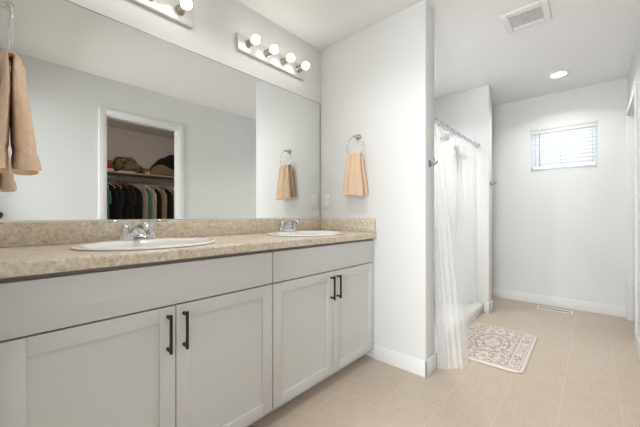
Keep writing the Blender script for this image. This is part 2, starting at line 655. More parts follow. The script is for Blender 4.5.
def cabinet(x0, x1, xm, label, left):
    root = thing('vanity_cabinet', label, 'cabinet', (0, 0, 0), 0, None)
    g = 0.0035
    m = MB()
    yb = YM - 0.004
    m.box(x0, x0 + 0.016, CB + 0.019, yb, 0.068, 0.872)
    m.box(x1 - 0.016, x1, CB + 0.019, yb, 0.068, 0.872)
    m.box(x0 + 0.016, x1 - 0.016, CB + 0.019, yb, 0.068, 0.086)
    m.box(x0 + 0.016, x1 - 0.016, yb - 0.012, yb, 0.086, 0.872)
    m.build('body', CABINET, root, 0)
    m = MB()
    m.box(x0, x0 + 0.04, CB, CB + 0.019, 0.066, 0.872)
    m.box(x1 - 0.04, x1, CB, CB + 0.019, 0.066, 0.872)
    m.box(x0 + 0.04, x1 - 0.04, CB, CB + 0.008, 0.840, 0.872)
    m.box(x0 + 0.04, x1 - 0.04, CB, CB + 0.019, 0.675, 0.725)
    m.box(x0 + 0.04, x1 - 0.04, CB, CB + 0.019, 0.066, 0.105)
    m.box(xm - 0.02, xm + 0.02, CB, CB + 0.019, 0.105, 0.675)
    m.build('face_frame', FRAME, root, 0)
    MB().box(x0, x1, 1.262, 1.274, 0.001, 0.066).build('toe_kick', CABINET, root, 0)
    MB().box(x0 + g / 2 + 0.001, x1 - g / 2 - 0.001, CF, CF + 0.018, 0.706, 0.861, 0.0015).build('drawer_front', CABINET, root, 30)
    d1 = shaker(MB(), x0 + g / 2 + 0.001, xm - g / 2, 0.072, 0.7, CF).build('door', CABINET, root, 30)
    d2 = shaker(MB(), xm + g / 2, x1 - g / 2 - 0.001, 0.072, 0.7, CF).build('door', CABINET, root, 30)
    pull(d1, xm - 0.030, 0.604)
    pull(d2, xm + 0.030, 0.604)
    return root


c1 = cabinet(0.022, 0.9655, 0.4935, 'long white vanity cabinet with two black-handled doors under the near sink', True)
c2 = cabinet(0.9665, 1.9065, 1.448, 'white vanity cabinet under the far sink, touching the end wall', False)

# ------------------------------------------------------------------ worktop with two sink cut-outs
SINKS = [(0.484, 1.410), (1.428, 1.410)]
SA, SB = 0.272, 0.225
root = thing('worktop', 'beige speckled laminate worktop running the length of the vanity', 'countertop')
m_ = MB()
xl, xr = 0.002, XE - 0.002
yf, yb = 1.163, YM - 0.002
yt = yf + 0.02
# front roll edge and back strip
prof = [(yt, CZ)] + [(yf + 0.012 - 0.012 * math.sin(t * PI / 16), CZ - 0.012 + 0.012 * math.cos(t * PI / 16)) for t in range(0, 9)] + [(yf, CZ - 0.036), (yf + 0.003, CZ - 0.042), (yf + 0.03, CZ - 0.043)]
m_.rings([[(xl, y, z) for y, z in prof], [(xr, y, z) for y, z in prof]], caps=False, closed=False)
xs = [xl, SINKS[0][0] - 0.30, SINKS[0][0] + 0.30, SINKS[1][0] - 0.30, SINKS[1][0] + 0.30, xr]
bm = m_.bm
def quad(x0, x1, y0, y1, z):
    bm.faces.new([bm.verts.new(p) for p in ((x0, y0, z), (x1, y0, z), (x1, y1, z), (x0, y1, z))])
for i in (0, 2, 4):
    quad(xs[i], xs[i + 1], yt, yb, CZ)
for (sx_, sy_) in SINKS:
    nn = 72
    inn, out_, low = [], [], []
    x0, x1 = sx_ - 0.30, sx_ + 0.30
    for k in range(nn):
        a = 2 * PI * k / nn + PI / nn
        c, s_ = math.cos(a), math.sin(a)
        inn.append((sx_ + (SA - 0.013) * c, sy_ + (SB - 0.013) * s_, CZ))
        tx = (x1 - sx_) / c if c > 0 else (x0 - sx_) / c
        ty = (yb - sy_) / s_ if s_ > 0 else (yt - sy_) / s_
        t = min(tx, ty)
        out_.append((sx_ + t * c, sy_ + t * s_, CZ))
    low = [(x, y, CZ - 0.03) for x, y, z in inn]
    m_.rings([out_, inn, low], caps=False)
    # fill the four rectangle corners
    for (cx_, cy_) in ((x0, yt), (x1, yt), (x1, yb), (x0, yb)):
        ds = sorted(out_, key=lambda p: (p[0] - cx_) ** 2 + (p[1] - cy_) ** 2)
        pa = next(p for p in ds if abs(p[0] - cx_) < 1e-6)
        pb = next(p for p in ds if abs(p[1] - cy_) < 1e-6)
        bm.faces.new([bm.verts.new(p) for p in ((cx_, cy_, CZ), pa, pb)])
ct = m_.build('slab', COUNTER, root, 0)
MB().box(xl, xr, YM - 0.022, YM - 0.002, CZ + 0.0005, 1.017, 0.004).build('backsplash', COUNTER, root, 30)
MB().box(XE - 0.022, XE - 0.002, 1.170, YM - 0.0225, CZ + 0.0005, 1.017, 0.004).build('side_splash', COUNTER, root, 30)


def sink(x, y, label):
    r = thing('sink', label, 'sink', (x, y, CZ), 0, None)
    # rim oval, then a basin set forward so that a ledge is left at the back for the faucet
    pr = [(0.268, 0.222, 0, 0.0008), (SA, SB, 0, 0.004), (0.270, 0.223, 0, 0.008), (0.264, 0.218, 0, 0.0105), (0.255, 0.205, -0.002, 0.0105), (0.244, 0.166, -0.034, 0.0100), (0.238, 0.160, -0.034, 0.006), (0.232, 0.154, -0.034, -0.004),
          (0.215, 0.142, -0.034, -0.06), (0.175, 0.115, -0.030, -0.115), (0.115, 0.08, -0.022, -0.138), (0.05, 0.04, -0.015, -0.146), (0.026, 0.026, -0.012, -0.148),
          (0.026, 0.026, -0.012, -0.158), (0.12, 0.085, -0.022, -0.150), (0.185, 0.125, -0.030, -0.125), (0.225, 0.150, -0.034, -0.07), (0.240, 0.166, -0.034, -0.015), (0.246, 0.190, -0.012, 0.0008), (0.268, 0.222, 0, 0.0008)]
    MB().rings([[(a * math.cos(2 * PI * k / 64), o_ + b_ * math.sin(2 * PI * k / 64), h) for k in range(64)] for a, b_, o_, h in pr], caps=False).build('basin', PORC, r, 60)
    MB().lathe([(0.0, -0.150), (0.024, -0.150), (0.024, -0.1445), (0.018, -0.143), (0.0, -0.145)], (0, -0.012, 0), 'z', 24, caps=False).build('drain', CHROME, r)
    return r


sink(*SINKS[0], 'oval white drop-in sink nearer the camera, below the mirrored closet')
sink(*SINKS[1], 'oval white drop-in sink at the far end of the worktop by the end wall')


def faucet(x, label):
    r = thing('faucet', label, 'faucet', (x, 1.590, CZ + 0.0108), 0, None)
    r.scale = (1.02, 1.02, 1.02)
    # oval base plate
    m = MB()
    def oval(a, b_, z, n=40):
        pts = []
        for k in range(n):
            t = 2 * PI * k / n
            c, s = math.cos(t), math.sin(t)
            pts.append((math.copysign(abs(c) ** 0.6, c) * a, math.copysign(abs(s) ** 0.8, s) * b_, z))
        return pts
    m.rings([oval(0.078, 0.026, 0), oval(0.079, 0.027, 0.006), oval(0.077, 0.025, 0.016), oval(0.070, 0.021, 0.021)])
    m.build('base_plate', CHROME, r, 50)
    # spout: wide foot tapering into a forward reaching hooded nozzle
    rr = []
    path = [(0, 0.004, 0.018, 0.046, 0.021), (0, 0.0, 0.034, 0.037, 0.020), (0, -0.010, 0.052, 0.024, 0.018), (0, -0.028, 0.066, 0.019, 0.015), (0, -0.052, 0.074, 0.0165, 0.013), (0, -0.078, 0.074, 0.0155, 0.012), (0, -0.098, 0.066, 0.0145, 0.0115), (0, -0.106, 0.054, 0.012, 0.010)]
    for i, (x_, y_, z_, a, b_) in enumerate(path):
        p0 = Vector(path[max(i - 1, 0)][:3]); p1 = Vector(path[min(i + 1, len(path) - 1)][:3])
        t = (p1 - p0).normalized()
        if i == 0:
            t = Vector((0, 0, 1))
        sd = Vector((1, 0, 0)); nn_ = sd.cross(t).normalized()
        rr.append([Vector((x_, y_, z_)) + sd * a * math.cos(2 * PI * k / 20) + nn_ * b_ * math.sin(2 * PI * k / 20) for k in range(20)])
    MB().rings(rr).build('spout', CHROME, r, 50)
    MB().lathe([(0.0, 0), (0.004, 0), (0.004, 0.03), (0.007, 0.034), (0.007, 0.042), (0.0, 0.045)], (0, 0.020, 0.02), 'z', 12).build('lift_rod', CHROME, r)
    for s in (-1, 1):
        m = MB()
        m.lathe([(0.0, 0.016), (0.021, 0.016), (0.020, 0.024), (0.016, 0.030), (0.0145, 0.046), (0.017, 0.052), (0.014, 0.062), (0.008, 0.066), (0.0, 0.067)], (s * 0.053, 0, 0), 'z', 24)
        m.tube([(s * 0.053, 0, 0.058), (s * 0.056, -0.003, 0.073), (s * 0.063, -0.006, 0.079), (s * 0.080, -0.008, 0.084), (s * 0.100, -0.009, 0.086), (s * 0.118, -0.009, 0.083)], [0.011, 0.0095, 0.008, 0.0065, 0.006, 0.0075], 12)
        m.build('handle', CHROME, r, 50)
    return r


faucet(0.488, 'chrome two-lever faucet on the sink nearer the camera')
faucet(1.432, 'chrome two-lever faucet on the far sink by the end wall')

# ------------------------------------------------------------------ mirror
mr = thing('wall_mirror', 'frameless wall mirror stretching over the whole vanity', 'mirror', (0, 0, 0))
MB().box(0.006, XE - 0.010, YM - 0.006, YM - 0.0005, 1.0185, 1.982).build('mirror_glass', MIRROR, mr, 0)
MB().box(XE - 0.010, XE - 0.0065, YM - 0.0065, YM - 0.0005, 1.0185, 1.982).build('edge_strip', simple('dark_mirror_edge', (0.20, 0.21, 0.20), 0.3), mr, 0)
MB().box(0.006, XE - 0.010, YM - 0.0085, YM - 0.0062, 1.0175, 1.0245).build('bottom_channel', SATIN, mr, 0)
m_ = MB()
m_.box(0.006, XE - 0.006, YM - 0.0072, YM - 0.0005, 1.9825, 1.9855)
m_.build('top_channel', simple('grey_channel', (0.35, 0.35, 0.34), 0.4, metal=0.5), mr, 0)


# ------------------------------------------------------------------ vanity lights
def vanity_light(x0, label):
    r = thing('vanity_light', label, 'light fixture', (x0 + 0.305, YM, 2.168), 0, None)
    MB().box(-0.305, 0.305, -0.024, -0.0005, -0.053, 0.053, 0.004).build('backplate', SATIN, r, 30)
    for k in range(4):
        x = -0.2285 + k * 0.1525
        m = MB()
        m.lathe([(0.0, 0.0242), (0.026, 0.0242), (0.026, 0.028), (0.020, 0.031), (0.020, 0.074), (0.018, 0.077), (0.0, 0.077)], (x, 0, 0.005), '-y', 24)
        sk = m.build('socket', SOCKM, r, 40)
        b = MB()
        prof = [(0.0, 0.078), (0.012, 0.078), (0.0125, 0.081)]
        for j in range(0, 15):
            a = math.radians(28 + j * 152 / 14)
            prof.append((max(0.0, 0.028 * math.sin(a)), 0.107 - 0.028 * math.cos(a)))
        b.lathe(prof, (x, 0, 0.005), '-y', 24)
        b.build('bulb', BULB, r, 80)
    return r


vanity_light(0.190, 'four-bulb chrome light bar nearer the camera, cut off by the top of the photo')
vanity_light(1.094, 'four-bulb chrome light bar near the corner with the end wall')

# ------------------------------------------------------------------ outlet on the end wall
r = thing('wall_outlet', 'white double outlet plate on the end wall beside the mirror', 'outlet', (XE, 1.645, 1.158))
MB().box(-0.006, -0.0003, -0.036, 0.036, -0.058, 0.058, 0.002).build('cover_plate', PLAST, r, 30)
for s in (-1, 1):
    MB().box(-0.0085, -0.0055, -0.017, 0.017, s * 0.02 - 0.0145, s * 0.02 + 0.0145, 0.001).build('receptacle', PORC, r, 30)
for s in (-1, 1):
    for y in (-0.006, 0.006):
        MB().box(-0.0088, -0.0084, y - 0.001, y + 0.001, s * 0.02 - 0.004, s * 0.02 + 0.005).build('slot', DARKSLOT, r, 0)



# ------------------------------------------------------------------ towel rings and towels (local frame: wall at x=0, room towards +x)
def ring_parts(label, loc, rz):
    r = thing('towel_ring', label, 'towel ring', loc, rz, None)
    MB().lathe([(0, 0.0005), (0.024, 0.0005), (0.024, 0.006), (0.020, 0.010), (0.0, 0.010)], (0, 0, 0), 'x', 24).build('rosette', NICKEL, r)
    m = MB()
    m.tube([(0.009, 0, 0), (0.03, 0, 0), (0.05, 0, 0.0)], [0.010, 0.008, 0.009], 14)
    m.lathe([(0, -0.014), (0.008, -0.014), (0.009, 0), (0.008, 0.014), (0, 0.014)], (0.05, 0, 0), 'y', 14)
    m.build('post', NICKEL, r, 50)
    pts = [(0.05, 0.0755 * math.sin(2 * PI * k / 48), -0.0755 - 0.002 + 0.0755 * math.cos(2 * PI * k / 48)) for k in range(48)]
    MB().tube(pts, 0.0027, 10, cyc=True).build('ring', CHROME, r, 60)
    return r


def towel(label, loc, rz, ln_f, ln_b, w0, w1, th, seed, flare=0.010, t0=0.55):
    """folded hand towel pulled through the ring; origin at the ring post"""
    rnd = random.Random(seed)
    ph = [rnd.uniform(0, 6.28) for _ in range(6)]
    zr = -0.153 + 0.0105          # over the lower bar of the ring
    M_ = 56
    rings = []
    # path parameter: front hem up to the bar, over, back hem
    path = []
    nf = 26
    for i in range(nf):
        f = 1 - i / nf
        path.append((+1, f, ln_f))
    for i in range(9):
        path.append((0, PI * i / 8, 0))
    for i in range(nf):
        f = (i + 1) / nf
        path.append((-1, f, ln_b))
    for sgn, f, ln in path:
        fd = 0.0 if sgn == 0 else f
        hw = (w0 + (w1 - w0) * min(1, fd * 1.0) ** 0.75) / 2
        tk = th * (t0 + (1 - t0) * min(1, fd * (2.2 if t0 > 0.4 else 1.0)))
        amp = (0.006 if sgn else 0.005) * (1.0 - 0.55 * fd) + 0.002
        off = tk / 2 + 0.0045
        loop = []
        for k in range(M_):
            a = 2 * PI * k / M_
            c, s = math.cos(a), math.sin(a)
            u = math.copysign(abs(c) ** 0.75, c)
            v = math.copysign(abs(s) ** 0.55, s)
            wave = amp * (math.sin(u * 5.2 + ph[0] + fd * 1.2) + 0.6 * math.sin(u * 9.5 + ph[1] - fd * 0.8)) * (1 if sgn else 0.6)
            wob = 0.0035 * math.sin(7 * fd + ph[2]) * u
            d = v * tk / 2 + wave * (0.6 + 0.4 * v)
            yy = u * hw + wob
            if sgn == 0:
                ca, sa = math.cos(f), math.sin(f)
                rad = off + d
                loop.append(Vector((0.05 + rad * ca, yy, zr - 0.012 + rad * sa)))
            else:
                fl = flare * fd ** 1.1 - 0.006 * min(1, fd * 4)
                dd = off + d + fl
                zz = zr - 0.012 - fd * ln - 0.006 * fd * math.cos(u * 2.0 + ph[3])
                # woven band near the hem
                if abs(fd * ln - (ln - 0.055)) < 0.012:
                    dd -= 0.0025 * (1 if v > 0 else -1)
                x = 0.05 + sgn * dd
                loop.append(Vector((max(0.004, x), yy, zz)))
        rings.append(loop)
    o = MB().rings(rings).build('hand_towel', TOWEL, None, 70)
    o.location = loc
    o.rotation_euler = (0, 0, rz)
    return tag(o, label, 'towel')


P1 = (XE, 1.321, 1.637)
ring_parts('chrome towel ring on the vanity end wall', P1, PI)
towel('peach hand towel hanging from the ring on the vanity end wall', P1, PI, 0.292, 0.275, 0.115, 0.185, 0.040, 3)
P2 = (0.0, 1.215, 1.63)
ring_parts('chrome towel ring seen edge-on at the left border of the photo', P2, 0)
towel('peach hand towel seen edge-on at the left border of the photo', P2, 0, 0.305, 0.305, 0.115, 0.185, 0.056, 11, 0.006, 0.22)


# ------------------------------------------------------------------ robe hooks
def hook(label, loc, rz):
    r = thing('robe_hook', label, 'hook', loc, rz)
    # local: wall at y=0, room towards -y
    MB().box(-0.016, 0.016, -0.006, -0.0003, -0.022, 0.022, 0.002).build('mount_plate', HOOKM, r, 30)
    m = MB()
    m.tube([(0, -0.005, -0.008), (0, -0.028, -0.010), (0, -0.045, -0.004), (0, -0.052, 0.012)], [0.006, 0.005, 0.005, 0.006], 12)
    m.tube([(0, -0.024, -0.010), (0, -0.034, 0.014), (0, -0.030, 0.034)], [0.005, 0.0045, 0.0055], 12)
    m.build('prong', HOOKM, r, 50)
    return r


hook('small nickel robe hook on the edge of the vanity end wall', (XE + 0.06, YC, 1.385), 0)
hook('small nickel robe hook on the edge of the shower end wall', (XF + 0.065, YF, 1.385), 0)

# ------------------------------------------------------------------ shower
SX0, SX1 = XE + TE + 0.002, XF - 0.002
CY_ = 0.872
r = thing('shower_pan', 'white shower pan with a low curb behind the sheer curtain', 'shower pan', (0, 0, 0))
MB().box(SX0, SX1, CY_, CY_ + 0.085, 0.001, 0.098, 0.010, 3).build('curb', ACRYL, r, 40)
m_ = MB()
m_.box(SX0, SX1, CY_ + 0.0852, YM - 0.012, 0.001, 0.045)
m_.build('pan', ACRYL, r, 30)
MB().lathe([(0, 0), (0.05, 0), (0.05, 0.003), (0, 0.004)], ((SX0 + SX1) / 2, 1.3, 0.0452), 'z', 24).build('drain_cover', CHROME, r)
s_ = thing('shower_surround', 'white acrylic wall panels lining the shower', 'wall panel', (0, 0, 0))
MB().box(SX0 + 0.007, SX1 - 0.007, YM - 0.010, YM - 0.001, 0.05, 1.95, 0.002).build('back_panel', ACRYL, s_, 30)
MB().box(SX0, SX0 + 0.006, CY_ + 0.09, YM - 0.011, 0.10, 1.95, 0.002).build('side_panel', ACRYL, s_, 30)
MB().box(SX1 - 0.006, SX1, CY_ + 0.09, YM - 0.011, 0.10, 1.95, 0.002).build('side_panel', ACRYL, s_, 30)

RY, RZ = 0.929, 1.800
r = thing('shower_curtain_rod', 'chrome curtain rod across the shower opening', 'curtain rod', (0, 0, 0))
MB().tube([(XE + TE + 0.004, RY, RZ), (XF - 0.004, RY, RZ)], 0.0125, 16).build('rod', simple('satin_rod', (0.62, 0.62, 0.62), 0.25, metal=1.0), r, 60)
for x, ax in ((XE + TE + 0.0005, 'x'), (XF - 0.0005, '-x')):
    MB().lathe([(0, 0), (0.024, 0), (0.024, 0.008), (0.016, 0.018), (0.0, 0.018)], (x, RY, RZ), ax, 24).build('end_flange', NICKEL, r, 40)

# curtain: pleated sheet, near half flares out over the floor, far end tucked inside the pan
def lerp_table(tab, a):
    for (a0, p0), (a1, p1) in zip(tab[:-1], tab[1:]):
        if a <= a1:
            t = (a - a0) / (a1 - a0)
            t = t * t * (3 - 2 * t)
            return [q0 + (q1 - q0) * t for q0, q1 in zip(p0, p1)]
    return list(tab[-1][1])


HEM = [(0.0, (2.072, 0.775, 0.010)), (0.10, (2.085, 0.745, 0.008)), (0.30, (2.165, 0.675, 0.006)), (0.45, (2.29, 0.655, 0.012)), (0.58, (2.42, 0.73, 0.018)), (0.72, (2.75, 0.81, 0.02)), (0.82, (3.10, 0.838, 0.025)), (0.90, (3.25, 0.85, 0.05)), (0.95, (3.40, 0.90, 0.14)), (1.0, (3.56, 0.925, 0.16))]
NU, NV = 420, 46
m_ = MB()
rows = []
for j in range(NV + 1):
    v = j / NV
    row = []
    for i in range(NU + 1):
        a = i / NU
        g = a ** 2.5                                  # more cloth gathered at the near end
        xt = XE + TE + 0.03 + g * (XF - XE - TE - 0.07)
        hx, hy, hz = lerp_table(HEM, g)
        k = v ** 1.15
        x = xt + (hx - xt) * k
        y = (RY - 0.002) + (hy - (RY - 0.002)) * k
        z = (RZ - 0.034) + (hz - (RZ - 0.034)) * v
        f = 2 * PI * (a * 14 + 0.25 * math.sin(a * 13) + 0.04 * math.sin(v * 3 + a * 9))
        amp = (0.010 + 0.013 * min(1, v * 1.6)) * (0.75 + 0.35 * math.sin(a * 23 + 1.3 * v))
        amp *= 1.25 - 0.7 * g
        y += amp * math.sin(f) - 0.010 * v * (g < 0.9)
        x += 0.45 * amp * math.sin(2 * f + 0.7)
        lo = XE + TE + (0.018 if v > 0.8 else 0.006)
        if x < lo:
            x = lo + 0.0
        row.append((x, y, z))
    rows.append(row)
m_.rings(rows, caps=False, closed=False)
cu = m_.build('shower_curtain', SHEER, None, 180)
for k in range(12):
    g_ = ((k + 0.5) / 12) ** 1.6
    x = XE + TE + 0.03 + g_ * (XF - XE - TE - 0.07)
    pts = [(x, RY + 0.0165 * math.sin(2 * PI * q / 20), RZ - 0.012 + 0.029 * math.cos(2 * PI * q / 20)) for q in range(20)]
    MB().tube(pts, 0.0016, 6, cyc=True).build('curtain_ring', HOOKM, cu, 60)
tag(cu, 'sheer white shower curtain hanging from the rod and trailing on the floor', 'shower curtain')

# shower set on the shower end wall
r = thing('overhead_shower', 'chrome bell shower head on a wall arm, seen through the curtain', 'shower head', (XF, 1.20, 1.95))
MB().lathe([(0, 0.0085), (0.028, 0.0085), (0.026, 0.012), (0.012, 0.018), (0, 0.018)], (0, 0, 0), '-x', 24).build('flange', NICKEL, r)
MB().tube([(-0.01, 0, 0), (-0.08, 0, 0.004), (-0.16, 0, -0.004), (-0.205, 0, -0.022)], 0.0105, 12).build('arm', HOOKM, r, 60)
m_ = MB()
m_.lathe([(0.0, 0.0), (0.012, 0.0), (0.014, -0.02), (0.03, -0.034), (0.052, -0.042), (0.054, -0.058), (0.0, -0.060)], (0, 0, 0), 'z', 28)
SPRAY = simple('grey_spray_plastic', (0.26, 0.26, 0.26), 0.6, spec=0.2)
o = m_.build('spray_face', SPRAY, r, 40)
o.location = (-0.213, 0, -0.018)
o.rotation_euler = (0, math.radians(18), 0)
r = thing('hand_shower', 'chrome hand shower with hose, on the wall below the shower head', 'hand shower', (XF, 1.12, 1.72))
MB().lathe([(0, 0.0085), (0.026, 0.0085), (0.024, 0.0125), (0.010, 0.016), (0.010, 0.05), (0.016, 0.052), (0.016, 0.075), (0, 0.077)], (0, 0, 0), '-x', 20).build('holder', HOOKM, r, 40)
MB().tube([(-0.060, 0, -0.20), (-0.063, 0, -0.10), (-0.068, 0, -0.02), (-0.085, 0, 0.03), (-0.11, 0, 0.055)], [0.009, 0.011, 0.012, 0.014, 0.016], 12).build('handle', HOOKM, r, 60)
o = MB().lathe([(0.0, 0.014), (0.022, 0.012), (0.032, 0.0), (0.032, -0.012), (0, -0.014)], (0, 0, 0), 'z', 24).build('spray_disc', SPRAY, r, 40)
o.location = (-0.125, 0, 0.065)
o.rotation_euler = (0, math.radians(60 + 180), 0)
MB().tube([(-0.060, 0, -0.20), (-0.058, 0.0, -0.42), (-0.045, 0.012, -0.72), (-0.03, 0.05, -0.86), (-0.022, 0.095, -0.80), (-0.02, 0.11, -0.62)], 0.005, 10).build('hose', NICKEL, r, 60)

# ------------------------------------------------------------------ rug and floor register
def rr_loop(a, b_, rad, z, n=10):
    pts = []
    for cx_, cy_, a0 in ((a - rad, b_ - rad, 0), (-a + rad, b_ - rad, 90), (-a + rad, -b_ + rad, 180), (a - rad, -b_ + rad, 270)):
        for k in range(n):
            t = math.radians(a0 + 90 * k / (n - 1))
            pts.append((cx_ + rad * math.cos(t), cy_ + rad * math.sin(t), z))
    return pts


m_ = MB()
m_.rings([rr_loop(0.412, 0.259, 0.058, 0.0), rr_loop(0.416, 0.263, 0.06, 0.006), rr_loop(0.412, 0.259, 0.058, 0.012), rr_loop(0.400, 0.247, 0.05, 0.0135)])
rg = m_.build('bath_rug', RUG, None, 60)
rg.location = (2.760, 0.603, 0.001)
rg.rotation_euler = (0, 0, math.radians(0.4))
tag(rg, 'cream bath rug with brown medallion pattern and rounded corners', 'rug')

r = thing('floor_register', 'white slotted floor register by the far baseboard', 'floor vent', (4.205, 0.31, 0.0))
m_ = MB()
m_.box(-0.055, 0.055, -0.155, -0.135, 0.0003, 0.005, 0.001)
m_.box(-0.055, 0.055, 0.135, 0.155, 0.0003, 0.005, 0.001)
m_.box(-0.055, -0.028, -0.135, 0.135, 0.0003, 0.005, 0.001)
m_.box(0.028, 0.055, -0.135, 0.135, 0.0003, 0.005, 0.001)
for k in range(1, 18):
    y = -0.135 + k * 0.015
    m_.box(-0.028, 0.028, y - 0.0012, y + 0.0012, 0.0006, 0.004)
m_.build('grille', PLAST, r, 30)
MB().box(-0.029, 0.029, -0.136, 0.136, 0.0002, 0.0008).build('duct_opening', DARKSLOT, r, 0)

# ------------------------------------------------------------------ ceiling fixtures
r = thing('exhaust_vent', 'square white ceiling exhaust vent with grey grille', 'vent', (2.548, 0.346, H))
m_ = MB()
o_, i_ = 0.135, 0.095
m_.box(-o_, o_, -o_, -i_, -0.016, -0.0003, 0.004)
m_.box(-o_, o_, i_, o_, -0.016, -0.0003, 0.004)
m_.box(-o_, -i_ + 0.012, -i_, i_, -0.016, -0.0003, 0.004)
m_.box(i_ - 0.012, o_, -i_, i_, -0.016, -0.0003, 0.004)
for y in (-0.033, 0.033):
    m_.box(-i_ + 0.012, i_ - 0.012, y - 0.0018, y + 0.0018, -0.0125, -0.005)
m_.build('cover_frame', PLAST, r, 30)
m_ = MB()
for k in range(14):
    x = -i_ + 0.018 + k * 0.0118
    m_.box(x - 0.0035, x + 0.0035, -i_, i_, -0.0095, -0.0045)
m_.build('louvers', GRAYGRILLE, r, 0)
MB().box(-i_, i_, -i_, i_, -0.002, -0.0004).build('fan_opening', DARKSLOT, r, 0)

r = thing('ceiling_downlight', 'lit round recessed downlight in the ceiling near the window', 'ceiling light', (3.805, 0.250, H))
MB().lathe([(0.062, -0.0003), (0.092, -0.0003), (0.091, -0.004), (0.080, -0.010), (0.064, -0.010), (0.062, -0.006), (0.062, -0.0003)], (0, 0, 0), 'z', 40, caps=False).build('trim_ring', PLAST, r, 40)
MB().lathe([(0.0, -0.0006), (0.0618, -0.0006), (0.0618, -0.007), (0.0, -0.0085)], (0, 0, 0), 'z', 40, caps=False).build('lens', CANLENS, r, 40)



l = bpy.data.lights.new('downlight_lamp', 'AREA')
l.shape = 'DISK'
l.size, l.energy, l.color = 0.11, 6.5, (1.0, 0.985, 0.965)
l.spread = math.radians(140)
o = bpy.data.objects.new('downlight_lamp', l)
COL.objects.link(o)
o.location = (3.805, 0.250, H - 0.012)
# added downlight to brighten the shower, unseen behind the end wall
r = thing('ceiling_downlight', 'added fill downlight in the shower ceiling behind the end wall', 'ceiling light', (2.70, 1.42, H))
MB().lathe([(0.062, -0.0003), (0.092, -0.0003), (0.091, -0.004), (0.080, -0.010), (0.064, -0.010), (0.062, -0.006), (0.062, -0.0003)], (0, 0, 0), 'z', 40, caps=False).build('trim_ring', PLAST, r, 40)
MB().lathe([(0.0, -0.0006), (0.0618, -0.0006), (0.0618, -0.007), (0.0, -0.0085)], (0, 0, 0), 'z', 40, caps=False).build('lens', CANLENS, r, 40)
o = bpy.data.objects.new('shower_fill', l.copy())
o.data.energy = 13
COL.objects.link(o)
o.location = (2.70, 1.42, H - 0.012)

# added downlight for overhead fill on the worktop, unseen above the frame
dl = [x for x in COL.objects if x.name.startswith('ceiling_downlight')][0]
r = copy_tree(dl)
r.location = (0.95, 1.02, H)
r['label'] = 'added fill downlight above the worktop, over the top border of the photo'
o = bpy.data.objects.new('worktop_fill', l.copy())
o.data.energy = 5.5
o.data.color = (1.0, 0.985, 0.96)
COL.objects.link(o)
o.location = (0.95, 1.02, H - 0.012)

# added lamp, itself unseen, to lighten the mirrored closet
r = thing('closet_fill_lamp', 'added small round fill lamp on the closet ceiling', 'ceiling light', (1.6, -0.95, H))
MB().lathe([(0.0, -0.0005), (0.09, -0.0005), (0.09, -0.02), (0.0, -0.02)], (0, 0, 0), 'z', 32).build('base', PLAST, r)
MB().lathe([(0.0, -0.0202), (0.08, -0.0202), (0.07, -0.05), (0.04, -0.065), (0.0, -0.07)], (0, 0, 0), 'z', 32).build('globe', emit('fill_lamp_glass', (1.0, 0.86, 0.72), 85.0), r, 60)

# small dark knob on the right wall, seen in the mirror at the left border
kn = MB().lathe([(0, 0.0004), (0.030, 0.0004), (0.030, 0.006), (0.012, 0.01), (0.012, 0.03), (0.028, 0.038), (0.032, 0.052), (0.024, 0.064), (0, 0.067)], (0, 0, 0), 'y', 24).build('door_stop_knob', DARKKNOB, None, 50)
kn.location = (0.078, YR, 1.045)
tag(kn, 'small dark round knob on the right wall, mirrored at the left border', 'wall knob')

# ------------------------------------------------------------------ closet (seen in the mirror)
SHZ, SHY = 1.70, -1.88
r = thing('closet_shelf', 'long grey shelf across the back of the closet', 'shelf', (0, 0, 0))
MB().box(CX0 + 0.002, CX1 - 0.002, CY0 + 0.002, SHY, SHZ - 0.020, SHZ, 0.002).build('shelf_board', simple('shelf_grey', (0.42, 0.39, 0.35), 0.6), r, 30)
MB().box(CX0 + 0.002, CX1 - 0.002, CY0 + 0.001, CY0 + 0.02, SHZ - 0.09, SHZ - 0.0205, 0.002).build('cleat', TRIM, r, 30)
RODY, RODZ = -2.0, 1.615
r = thing('closet_rod', 'grey clothes rod under the closet shelf', 'closet rod', (0, 0, 0))
MB().tube([(CX0 + 0.002, RODY, RODZ), (CX1 - 0.002, RODY, RODZ)], 0.015, 14).build('rod', simple('rod_metal', (0.45, 0.43, 0.40), 0.35, metal=0.6), r, 60)
for x, ax in ((CX0 + 0.0005, 'x'), (CX1 - 0.0005, '-x')):
    MB().lathe([(0.0, 0), (0.03, 0), (0.03, 0.012), (0, 0.012)], (x, RODY, RODZ), ax, 20).build('rod_socket', PLAST, r, 40)

HANGW = simple('white_hanger', (0.88, 0.86, 0.83), 0.4)
HANGR = simple('red_hanger', (0.42, 0.03, 0.05), 0.4)


def hanger(mat):
    """origin on the rod axis; shoulders along y"""
    m = MB()
    pts = []
    for k in range(11):
        a = math.radians(200 - k * 23)
        pts.append((0, 0.0195 * math.cos(a), 0.0195 * math.sin(a) + 0.0))
    pts = [(0, 0.0205 * math.cos(math.radians(t)), 0.0205 * math.sin(math.radians(t))) for t in range(190, -75, -22)]
    pts += [(0, 0.0, -0.045), (0, 0.0, -0.075)]
    m.tube(pts, 0.0028, 8)
    tri = [(0, 0.0, -0.072), (0, 0.06, -0.092), (0, 0.17, -0.135), (0, 0.205, -0.160), (0, 0.19, -0.172), (0, 0, -0.172), (0, -0.19, -0.172), (0, -0.205, -0.160), (0, -0.17, -0.135), (0, -0.06, -0.092)]
    m.tube(tri, 0.0042, 8, cyc=True)
    return m.build('clothes_hanger', mat, None, 60)


